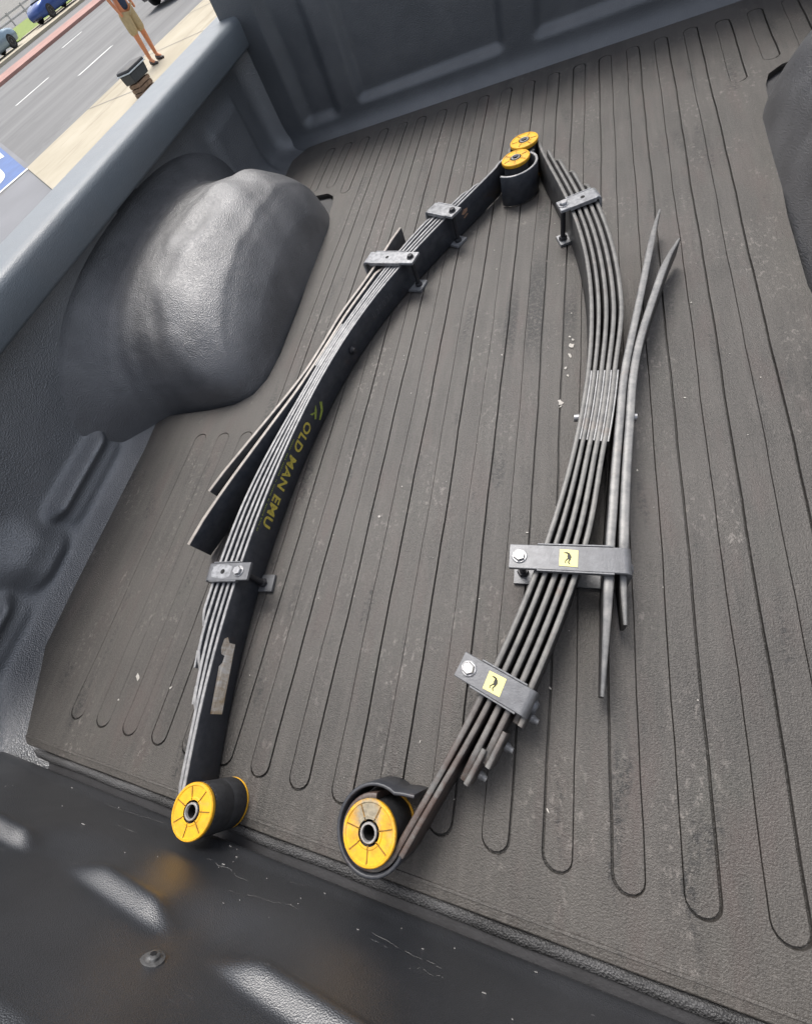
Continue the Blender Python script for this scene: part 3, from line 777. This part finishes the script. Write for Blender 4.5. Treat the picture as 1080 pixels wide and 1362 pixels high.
# lettering on the main leaf face: reads from the far end towards the near end, tops towards the floor
def face_map(path, y_start, u, v, lift=.0005):
    """u metres from y_start towards the camera end, v metres above the floor"""
    y = y_start - u
    k = 0
    for i in range(len(path) - 1):
        if path[i].y <= y <= path[i + 1].y: k = i; break
    a, b = path[k], path[k + 1]; f = (y - a.y) / (b.y - a.y); q = a.lerp(b, f); t = (b - a).normalized()
    return q + Vector((t.y, -t.x, 0)) * lift + Vector((0, 0, v))
def text_mesh(body, size):
    cu = bpy.data.curves.new('lettering', 'FONT'); cu.body = body; cu.size = size; cu.resolution_u = 3; cu.space_character = 1.12; cu.offset = .0006
    o = bpy.data.objects.new('lettering', cu); C.objects.link(o)
    me = bpy.data.meshes.new_from_object(o.evaluated_get(bpy.context.evaluated_depsgraph_get()))
    bpy.data.objects.remove(o); return me
def put_text(name, body, size, y_start, length, z_base, height, mat, parent, path, keep=None):
    me = text_mesh(body, size)
    bm = bmesh.new(); bm.from_mesh(me); bmesh.ops.subdivide_edges(bm, edges=[e for e in bm.edges if e.calc_length() > .25 * size], cuts=2)
    xs = [v.co.x for v in bm.verts]; ysv = [v.co.y for v in bm.verts]; x0, x1, y0, y1 = min(xs), max(xs), min(ysv), max(ysv)
    for v in bm.verts:
        u = (v.co.x - x0) / (x1 - x0) * length; w = (v.co.y - y0) / (y1 - y0) * height
        v.co = face_map(path, y_start, u, z_base - w)
    bm.to_mesh(me); bm.free(); me.name = name; me.materials.clear(); me.materials.append(mat)
    o = bpy.data.objects.new(name, me); C.objects.link(o); o.parent = parent
    return o
put_text('lettering', 'OLD MAN EMU', .02, .452, .228, .050, .0225, M['text'], ml1, main1)
# emblem: running bird strokes ahead of the words
mb = MB()
for poly in ([(0, .046), (.012, .040), (.024, .030), (.020, .026), (.006, .036)], [(-.012, .040), (-.002, .026), (.016, .018), (.014, .014), (-.006, .020), (-.018, .034)], [(.006, .034), (.02, .044), (.026, .048), (.022, .040)]):
    vs = [face_map(main1, .492, -x if False else x, z) for x, z in poly]; mb.add(vs, [tuple(range(len(vs)))])
mb.build('emblem', M['text_green'], ml1, smooth=False)
# illegible small print under the words
mb = MB(); u = .0
while u < .19:
    w = random.choice((.0012, .002, .0026)); h_ = .0028
    vs = [face_map(main1, .40, u, .0560), face_map(main1, .40, u + w, .0560), face_map(main1, .40, u + w, .0560 + h_), face_map(main1, .40, u, .0560 + h_)]
    if random.random() < .75: mb.add(vs, [(0, 1, 2, 3)])
    u += w + .0014
mb.build('small_print', M['text_green'], ml1, smooth=False)
# worn foil label near the front eye
lab = [(-.030, .054), (-.034, .047), (-.026, .040), (-.026, .0265), (.075, .0205), (.075, .0455), (.01, .0505), (.004, .045), (-.006, .044), (-.008, .052), (-.016, .0555)]
mb = MB(); vs = [face_map(main1, -.004, x, z, .0007) for x, z in lab]; mb.add(vs, [tuple(range(len(vs)))])
fl = mb.build('foil_label', M['foil'], ml1, smooth=False); fl['label'] = 'worn brown and silver foil label'
mb = MB()
for poly in ([(0, .046), (.010, .049), (.018, .043), (.012, .038), (.002, .040)], [(.004, .036), (.014, .033), (.012, .030), (.0, .033)]):
    vs = [face_map(main1, 1.052, x, z, .0006) for x, z in poly]; mb.add(vs, [tuple(range(len(vs)))])
mb.build('rust_mark', plain('rust_spot', (.32, .19, .12), .7, 0, .3, 200), ml1, smooth=False)
mb = MB()     # ghost of stamped figures on the far half
for k in range(7):
    u = k * .012
    for (du, v, dw, dh) in ((0, .030, .006, .0016), (0, .030, .0014, .012), (.005, .033, .0014, .010), (0, .041, .006, .0014)):
        if random.random() < .7:
            vs = [face_map(main1, .805, u + du, v), face_map(main1, .805, u + du + dw, v), face_map(main1, .805, u + du + dw, v + dh), face_map(main1, .805, u + du, v + dh)]
            mb.add(vs, [(0, 1, 2, 3)])
mb.build('stamped_figures', M['text_grey'], ml1, smooth=False)
# leaf-end clips
for y in (-.062, -.012):
    q = [p for p in offset_path(main1, lambda f: -pitch1(f) * (2.6 if y < -.04 else 3.6)) if abs(p.y - y) < .02]
    leaf('tip_pad', q, .0035, sp1, [M['face'], M['edge']], z0=.01, z1=Z1 - .003, side=-1)

# ---------- right spring: dusty
sp2 = empty('leaf_spring', (0, 0, 0), label='right leaf spring with yellow square stickers on two of its clamps', cat='leaf spring', group='pair of leaf springs in the truck bed')
P2 = [(-.1625, -.155), (-.1575, -.1424), (-.1332, -.0905), (-.0886, .0096), (-.0735, .0553), (-.0431, .146), (-.0234, .2141), (.0096, .3585), (.0256, .505), (.0290, .5525), (.0295, .6378), (.0240, .7456), (.0004, .9053), (-.046, 1.0714), (-.0783, 1.195), (-.0845, 1.222)]
main2 = polyx(P2, 6, 110)
c2n, c2f = Vector((-.191, -.146, 0)), Vector((-.112, 1.2095, 0))
T2 = tangents(main2)
eye_n = curl(main2[0], T2[0], c2n, (main2[0] - c2n).length, R(250), -1)
eye_f = curl(main2[-1], T2[-1], c2f, (main2[-1] - c2f).length, R(290), 1)
LT2 = .0068
leaf('main_leaf', list(reversed(eye_n)) + main2 + eye_f, LT2, sp2, [M['face2'], M['edge2']], side=1)
def pitch2(f):
    y = -.155 + f * 1.377; d = abs(y - .43)
    return .0092 + .0020 * sstep(d, .06, .22)
# second leaf carries a loose wrap round the near eye
w2 = offset_path(main2, lambda f: pitch2(f) * (.68 + .32 * sstep(-.155 + f * 1.377, -.13, .02)))
wrap = []
for i in range(30):
    a = R(-19) - R(277) * i / 29
    rr = .0378 + .0052 * sstep(i, 10, 29)
    wrap.append(Vector((c2n.x + rr * math.cos(a), c2n.y + rr * math.sin(a), 0)))
wl_ = wrap[-1]; wrap += [wl_ + Vector((.011, .0015, 0)), wl_ + Vector((.024, .002, 0))]
p2 = [p for p in w2 if p.y <= 1.165]
leaf('eye_wrap', wrap, .0042, sp2, [M['face'], M['face']], side=-1, z1=Z1 + .001)
leaf('leaf', p2, LT2 * .9, sp2, [M['face2'], M['edge2']], side=1, z1=Z1 + .001)
ends2 = [(-.088, 1.14), (-.055, 1.09), (-.012, 1.02)]
for i, (ya, yb) in enumerate(ends2, 2):
    pth = [p for p in offset_path(main2, lambda f, i=i: pitch2(f) * i) if ya <= p.y <= yb]
    leaf('leaf', pth, LT2, sp2, [M['face2'], M['edge2']], side=1, z1=Z1 - random.uniform(0, .001), tip0=.35, tip1=.35, tipl=.025)
    q = pth[:4]   # anti-squeak tip pad clipped under the leaf end
    leaf('tip_pad', offset_path(q, LT2), .006, sp2, [M['edge2'], M['edge2']], side=1, z0=.012, z1=Z1 - .001)
for (yy, ii) in ((-.070, 3), (-.035, 4), (.0, 5)):
    q = offset_path(main2, lambda f, ii=ii: pitch2(f) * ii + .004); p_, t_, n_ = None, None, None
    k = min(range(len(q)), key=lambda j: abs(q[j].y - yy)); t_ = tangents(q)[k]; n_ = Vector((t_.y, -t_.x, 0))
    mb = MB(); mb.lathe([(.0055, 0), (.0055, .003), (.0038, .0055), (.0034, .009), (0, .0095)], q[k] + Vector((0, 0, .040)), 12, 0, n_, False); mb.build('end_rivet', M['clamp'], sp2, angle=30)
for i in range(5):
    pth = [p for p in offset_path(main2, lambda f, i=i: pitch2(f) * i + LT2) if .362 <= p.y <= .506]
    leaf('shim', pth, .0023, sp2, [M['face2'], M['shim']], z1=Z1 - .0003, side=1, ch=.0004)
hA = catmull([(.1455, .897), (.1303, .8244), (.0988, .6405), (.0745, .50), (.0650, .4027), (.0585, .3277), (.0535, .2595), (.0502, .2173), (.0476, .168), (.0450, .1134), (.0405, .036)])
hB = catmull([(.1690, .803), (.1450, .739), (.1207, .653), (.0968, .5579), (.0845, .4838), (.0775, .4018), (.0715, .3275), (.0672, .2599), (.0652, .2181), (.0640, .1694), (.0655, .118)])
leaf('helper_leaf', hA, .0108, sp2, [M['face2'], M['helper']], side=-1, tip0=.55, tip1=.45, tipl=.12, ch=.0018, thin=.62)
leaf('helper_leaf', hB, .0112, sp2, [M['face2'], M['helper']], side=-1, tip0=.5, tip1=.4, tipl=.10, ch=.0018, thin=.62)
bushing(sp2, (c2n.x, c2n.y), .0315, M['yellow_dirty'], 7, .0745, .0, .029, .35)
bushing(sp2, (c2f.x + .001, c2f.y), .0315, M['yellow_orange'], 6, .0775, .0, .0262, .1)
clamp(sp2, (-.113, .0445), (-.027, .0125), .0315, M['clamp'], ztop=.0745, sticker=(.046, .05, .021), bolt_at=.012)
clamp(sp2, (-.065, .187), (.078, .1905), .033, M['clamp'], ztop=.0745, sticker=(.072, -.04, .0215), bolt_at=.0125)
clamp(sp2, (-.027, .926), (.047, .950), .034, M['clamp_bright'], ztop=.0745, hole=.046, bolt_at=.009)
mb = MB(); mb.lathe([(.0062, 0), (.0062, .0085), (0, .0085)], (.0885, .432, .034), 16, 0, (1, 0, 0), False); mb.build('centre_pin', M['bolt'], sp2, angle=30)
mb = MB(); mb.lathe([(.0062, 0), (.0062, .010), (0, .010)], (.0205, .436, .034), 16, 0, (-1, 0, 0), False); mb.build('centre_pin', M['bolt'], sp2, angle=30)

# ------------------------------------------------------------------ paint chips and grit lying on the mat
def flake(x, y, s):
    n = random.choice((5, 6, 7, 8)); a0 = random.uniform(0, 6); el = random.uniform(.45, 1.0); ro = random.uniform(0, 3)
    pts = []
    for i in range(n):
        rr = s * random.uniform(.45, 1.45); u, v = rr * math.cos(a0 + 2 * math.pi * i / n), rr * el * math.sin(a0 + 2 * math.pi * i / n)
        pts.append((x + u * math.cos(ro) - v * math.sin(ro), y + u * math.sin(ro) + v * math.cos(ro)))
    z = .0006
    return [[(px, py, z) for px, py in pts], [(px, py, z + .0003 + random.uniform(0, .0005)) for px, py in pts]]
mb = MB()
spots = [(-.011, .497, .0046), (-.010, .488, .003), (-.0045, .5725, .0035), (.0045, .625, .0055), (.003, .60, .006), (.001, .648, .004), (.0, .555, .0032), (.006, .64, .0028), (-.6965, -.058, .0055), (-.615, -.063, .0035), (-.72, -.10, .002), (-.008, -.0923, .0022), (.10, .36, .002), (.17, .49, .0022), (-.12, .62, .002), (-.30, .27, .0025), (-.27, .33, .002)]
for _ in range(75):
    x = random.gauss(-.08, .24); y = random.uniform(-.15, 1.4)
    if -.62 < x < .34: spots.append((x, y, random.choice((.0007, .0009, .0012, .0016))))
for s in spots: mb.loft(flake(*s))
tag(mb.build('paint_chips', M['white_flake'], smooth=False), 'pale paint chips and grit scattered over the rubber mat', 'debris', kind='stuff')
mb = MB()
for _ in range(34):
    x = random.uniform(-.88, .1); z0 = random.uniform(.02, .14)
    y = YT + tail_proud(x, z0); s = random.choice((.0005, .0007, .001, .0016)); a0 = random.uniform(-.5, .3)
    rot = Matrix.Rotation(a0, 3, 'Y')
    if not (-.47 < x < -.40 and z0 < .09): mb.box((x, y + .0006, z0), (s * random.uniform(1, 4), .0006, s * .7), rot)
for (sx, sz, ln, dx, dz) in ((-.62, .035, 24, .006, -.0008), (-.40, .062, 20, .004, .002), (-.25, .085, 26, -.004, .0025), (-.17, .07, 18, .005, .001), (-.30, .045, 14, .003, -.002), (-.55, .075, 12, .005, .0005), (-.12, .10, 16, .003, -.003)):
    x, z = sx, sz; prev = None
    for i in range(ln):
        w = .00035 * random.uniform(.3, 1.3)
        if prev and random.random() < .72:
            (px, pz, pw) = prev
            mb.add([(px, YT + tail_proud(px, pz) + .0005, pz - pw), (x, YT + tail_proud(x, z) + .0005, z - w), (x, YT + tail_proud(x, z) + .0005, z + w), (px, YT + tail_proud(px, pz) + .0005, pz + pw)], [(0, 1, 2, 3)])
        prev = (x, z, w); x += dx * random.uniform(.4, 1.4); z += dz * random.uniform(-.6, 1.8) + random.uniform(-.001, .001)
tag(mb.build('scuff_chips', plain('grey_chip', (.22, .215, .21), .8, 0, .4, 60), smooth=False), 'tiny pale chips stuck on the tailgate liner', 'debris', kind='stuff')

# ------------------------------------------------------------------ things beside the street
# black storage box on a brown crate
bx = empty('storage_box', (-8.60, 10.62, GZ + .03), SROT, label='black lidded box with pale lid line beside the standing person', cat='box')
mb = MB(); mb.loft([[(x * s, y * s * 1.0, z) for x, y in ((-.26, -.17), (.26, -.17), (.26, .17), (-.26, .17))] for s, z in ((.92, .22), (1, .37))])
mb.build('tub', plain('black_plastic', (.02, .026, .032), .5), bx, bevel=.015)
mb = MB(); mb.loft([[(x * s, y * s, z) for x, y in ((-.29, -.20), (.29, -.20), (.29, .20), (-.29, .20))] for s, z in ((1, .375), (1, .392))])
mb.build('lid_rim', plain('pale_rim', (.5, .55, .58), .5), bx, bevel=.004)
mb = MB(); mb.loft([[(x * s, y * s, z) for x, y in ((-.28, -.19), (.28, -.19), (.28, .19), (-.28, .19))] for s, z in ((1, .392), (.98, .43), (.8, .45))])
mb.build('lid', M['rubber'], bx, bevel=.01)
cr = empty('wooden_crate', (-8.60, 10.62, GZ + .03), SROT, label='small brown slatted crate under the black lidded box', cat='crate')
wood = plain('brown_wood', (.20, .13, .085), .8, 0, .3, 14)
for k in range(3):
    mb = MB(); zc = .035 + k * .07
    for sg in (-1, 1):
        mb.box((0, sg * .14, zc), (.40, .014, .055)); mb.box((sg * .193, 0, zc), (.014, .27, .055))
    mb.build('slat', wood, cr, smooth=False)
mb = MB()
for sx in (-1, 1):
    for sy in (-1, 1): mb.box((sx * .178, sy * .122, .105), (.02, .02, .21))
mb.build('corner_posts', wood, cr, smooth=False)

# standing person
def skin_mesh(name, V, E_, rad, mat, parent, root=0, sub_=2):
    me = bpy.data.meshes.new(name); me.from_pydata(V, E_, [])
    o = bpy.data.objects.new(name, me); C.objects.link(o); o.parent = parent
    o.modifiers.new('skin', 'SKIN'); md = o.modifiers.new('sub', 'SUBSURF'); md.levels = sub_; md.render_levels = sub_
    sv = me.skin_vertices[0].data
    for i, r in enumerate(rad): sv[i].radius = (r if isinstance(r, tuple) else (r, r)); sv[i].use_root = (i == root)
    me.materials.append(mat); o.modifiers['skin'].use_smooth_shade = True
    return o
skin_c = plain('skin', (.56, .22, .10), .55, 0, .08, 20); shirt_c = plain('navy_cotton', (.022, .035, .07), .85, 0, .15, 25, .3, 60)
short_c = plain('khaki_cotton', (.40, .31, .17), .85, 0, .12, 20, .3, 60); shoe_c = plain('dark_shoe', (.04, .03, .03), .6); hair_c = plain('dark_hair', (.02, .015, .012), .6)
per = empty('person', (-9.52, 12.70, GZ + .03), R(-18), label='person in navy shirt, khaki shorts and dark shoes standing on the pavement', cat='person')
# local frame: x forward, y left
V = [(0, 0, .92), (0, 0, 1.10), (.0, 0, 1.28), (-.01, 0, 1.42), (.0, 0, 1.50), (.015, 0, 1.58), (.02, 0, 1.68),
     (0, .10, .86), (.02, .125, .49), (-.01, .135, .10), (.13, .15, .035),
     (0, -.10, .86), (.03, -.115, .49), (.03, -.125, .10), (.17, -.14, .035),
     (0, .17, 1.40), (-.02, .23, 1.13), (.08, .22, .89), (.11, .21, .82),
     (0, -.17, 1.40), (-.02, -.23, 1.13), (.08, -.22, .89), (.11, -.21, .82)]
E_ = [(0, 1), (1, 2), (2, 3), (3, 4), (4, 5), (5, 6), (0, 7), (7, 8), (8, 9), (9, 10), (0, 11), (11, 12), (12, 13), (13, 14), (3, 15), (15, 16), (16, 17), (17, 18), (3, 19), (19, 20), (20, 21), (21, 22)]
rad = [(.12, .10), (.12, .10), (.14, .10), (.11, .08), .055, .08, .085, .09, .068, .045, .03, .09, .068, .045, .03, .05, .042, .03, .028, .05, .042, .03, .028]
skin_mesh('body', V, E_, rad, skin_c, per)
V2 = [(0, 0, .84), (0, 0, 1.0), (0, 0, 1.28), (-.01, 0, 1.44), (0, .18, 1.41), (-.015, .225, 1.2), (0, -.18, 1.41), (-.015, -.225, 1.2)]
skin_mesh('shirt', V2, [(0, 1), (1, 2), (2, 3), (3, 4), (4, 5), (3, 6), (6, 7)], [(.17, .13), (.155, .125), (.165, .12), (.10, .08), .075, .068, .075, .068], shirt_c, per)
V3 = [(0, 0, .95), (0, .09, .82), (.02, .128, .48), (0, -.09, .82), (.03, -.12, .48)]
skin_mesh('shorts', V3, [(0, 1), (1, 2), (0, 3), (3, 4)], [(.15, .12), .13, .105, .13, .105], short_c, per)
for (fx, fy) in ((-.01, .135), (.03, -.125)):
    mb = MB(); rings = []
    for xx, w, h in ((-.07, .025, .05), (-.055, .038, .09), (.0, .042, .10), (.06, .045, .075), (.13, .046, .05), (.185, .034, .04), (.20, .015, .03)):
        rings.append([(fx + xx, fy + w * math.cos(a), .004 + h * .5 + h * .5 * math.sin(a)) for a in [2 * math.pi * i / 12 for i in range(12)]])
    mb.loft(rings).build('shoe', shoe_c, per, angle=80)
mb = MB(); rings = []
for i in range(9):
    e = math.pi / 2 * i / 8; rings.append([(.008 + .098 * math.cos(e) * math.cos(a) - .012, .092 * math.cos(e) * math.sin(a), 1.655 + .125 * math.sin(e)) for a in [2 * math.pi * k / 18 for k in range(18)]])
mb.loft(rings).build('hair', hair_c, per, angle=120)
for sy in (-1, 1):
    mb = MB(); mb.lathe([(0, -.008), (.010, -.005), (.012, 0), (.010, .005), (0, .008)], (.097, sy * .033, 1.655), 10, 0, (1, 0, 0), False); mb.build('eye', M['hole'], per)
mb = MB(); mb.loft([[(.095, y, z) for y, z in ((-.014, 1.61), (.014, 1.61), (.006, 1.66), (-.006, 1.66))], [(.122, y, z) for y, z in ((-.008, 1.612), (.008, 1.612), (.002, 1.63), (-.002, 1.63))]]).build('nose', skin_c, per)

# cars
def car(name, t, c, rz, col, label, group=None, L=4.2, W=1.75, H=1.45):
    p = st(t, c); base = empty(name, (p.x, p.y, GZ + (.12 if c < -37 else 0)), SROT + rz, label=label, cat='car', group=group)
    pm = plain('car_paint', col, .22, .35, .05, 1.5)
    # stations along the length: (x, half width, z bottom, z shoulder, z top of lower body)
    stn = [(-.5, .78, .42, .62, .74), (-.485, .90, .30, .70, .84), (-.44, .97, .22, .74, .90), (-.30, 1, .19, .76, .93), (0, 1, .18, .75, .92), (.22, 1, .19, .74, .90), (.38, .98, .2, .70, .82), (.46, .92, .24, .62, .72), (.492, .82, .32, .54, .62), (.5, .70, .40, .50, .54)]
    mb = MB(); rings = []
    for x, hw, zb, zs_, zt in stn:
        h_ = W / 2 * hw; x *= L
        rings.append([(x, -h_ * .9, zb), (x, -h_, zb + .1), (x, -h_, zs_), (x, -h_ * .88, zt), (x, h_ * .88, zt), (x, h_, zs_), (x, h_, zb + .1), (x, h_ * .9, zb)])
    body = mb.loft(rings).build('body', pm, base, angle=50)
    gl = [(-.46, .84, .90), (-.36, .80, H - .12), (-.22, .74, H), (.02, .74, H), (.12, .76, H - .1), (.30, .84, .91)]
    mb = MB(); rings = []
    for x, hw, z in gl:
        h_ = W / 2; rings.append([(x * L, -h_ * .87, .84), (x * L, -h_ * hw, z - .02), (x * L, -h_ * (hw - .08), z), (x * L, h_ * (hw - .08), z), (x * L, h_ * hw, z - .02), (x * L, h_ * .87, .84)])
    mb.loft(rings).build('windows', glass, base, angle=50)
    mb = MB(); rings = []
    for x, hw, z in ((-.35, .76, H - .11), (-.22, .70, H + .012), (.02, .70, H + .012), (.11, .73, H - .08)):
        h_ = W / 2; rings.append([(x * L, -h_ * hw, z - .015), (x * L, -h_ * (hw - .05), z + .012), (x * L, h_ * (hw - .05), z + .012), (x * L, h_ * hw, z - .015)])
    mb.loft(rings).build('roof', pm, base, angle=60)
    for xx in (-.30, .31):
        for sy in (-1, 1): wheel(base, (xx * L, sy * (W / 2 - .09), .31), .31, .2, (0, 1, 0))
    for sy in (-1, 1):
        mb = MB(); mb.lathe([(.11, -.01), (.10, .02), (.05, .035), (0, .037)], (.462 * L, sy * W * .37, .60), 16, 0, (1, sy * .35, .15), False); mb.build('headlight', plain('lamp_glass', (.7, .72, .74), .15), base)
        mb = MB(); mb.box((-.488 * L, sy * W * .36, .70), (.05, .26, .14)); mb.build('tail_light', plain('lamp_red', (.4, .02, .02), .2), base, bevel=.01)
        mb = MB(); mb.box((.16 * L, sy * (W / 2 + .07), .93), (.12, .14, .10)); mb.build('mirror', pm, base, bevel=.02)
    mb = MB(); mb.box((.494 * L, 0, .50), (.03, .9, .10)); mb.build('grille', M['rubber'], base, smooth=False)
    mb = MB(); mb.box((.485 * L, 0, .34), (.06, 1.2, .12)); mb.build('bumper', M['rubber'], base, bevel=.02)
    return base
car('parked_car', 25.5, -40.0, 0, (.20, .27, .33), 'pale blue-grey car parked across the road at the left edge')
car('parked_car', 32.4, -40.3, math.pi, (.03, .07, .24), 'deep blue car parked across the road beside the lawn')
car('passing_car', 19.3, -16.75, math.pi, (.07, .08, .10), 'dark grey car on the road just behind the standing person')
car('parked_car', 27.5, -56, R(20), (.45, .47, .5), 'silver car parked farther back beyond the lawn', L=4.4)
car('parked_car', 47, -55, R(-80), (.10, .12, .14), 'dark car parked beyond the far end of the lawn')

# low rail fence beyond the lawn
fn_ = empty('rail_fence', st(30, -64), SROT, label='low pale rail fence running behind the lawn', cat='fence')
fm = plain('fence_paint', (.5, .48, .44), .7, 0, .1, 3)
for k in range(-8, 16):
    mb = MB(); mb.box((k * 2.2, 0, .5), (.12, .12, 1.0)); mb.build('post', fm, fn_, smooth=False)
    for z in (.45, .85):
        mb = MB(); mb.box((k * 2.2 + 1.1, .07, z), (2.18, .03, .12)); mb.build('rail', fm, fn_, smooth=False)

bpy.context.view_layer.update()
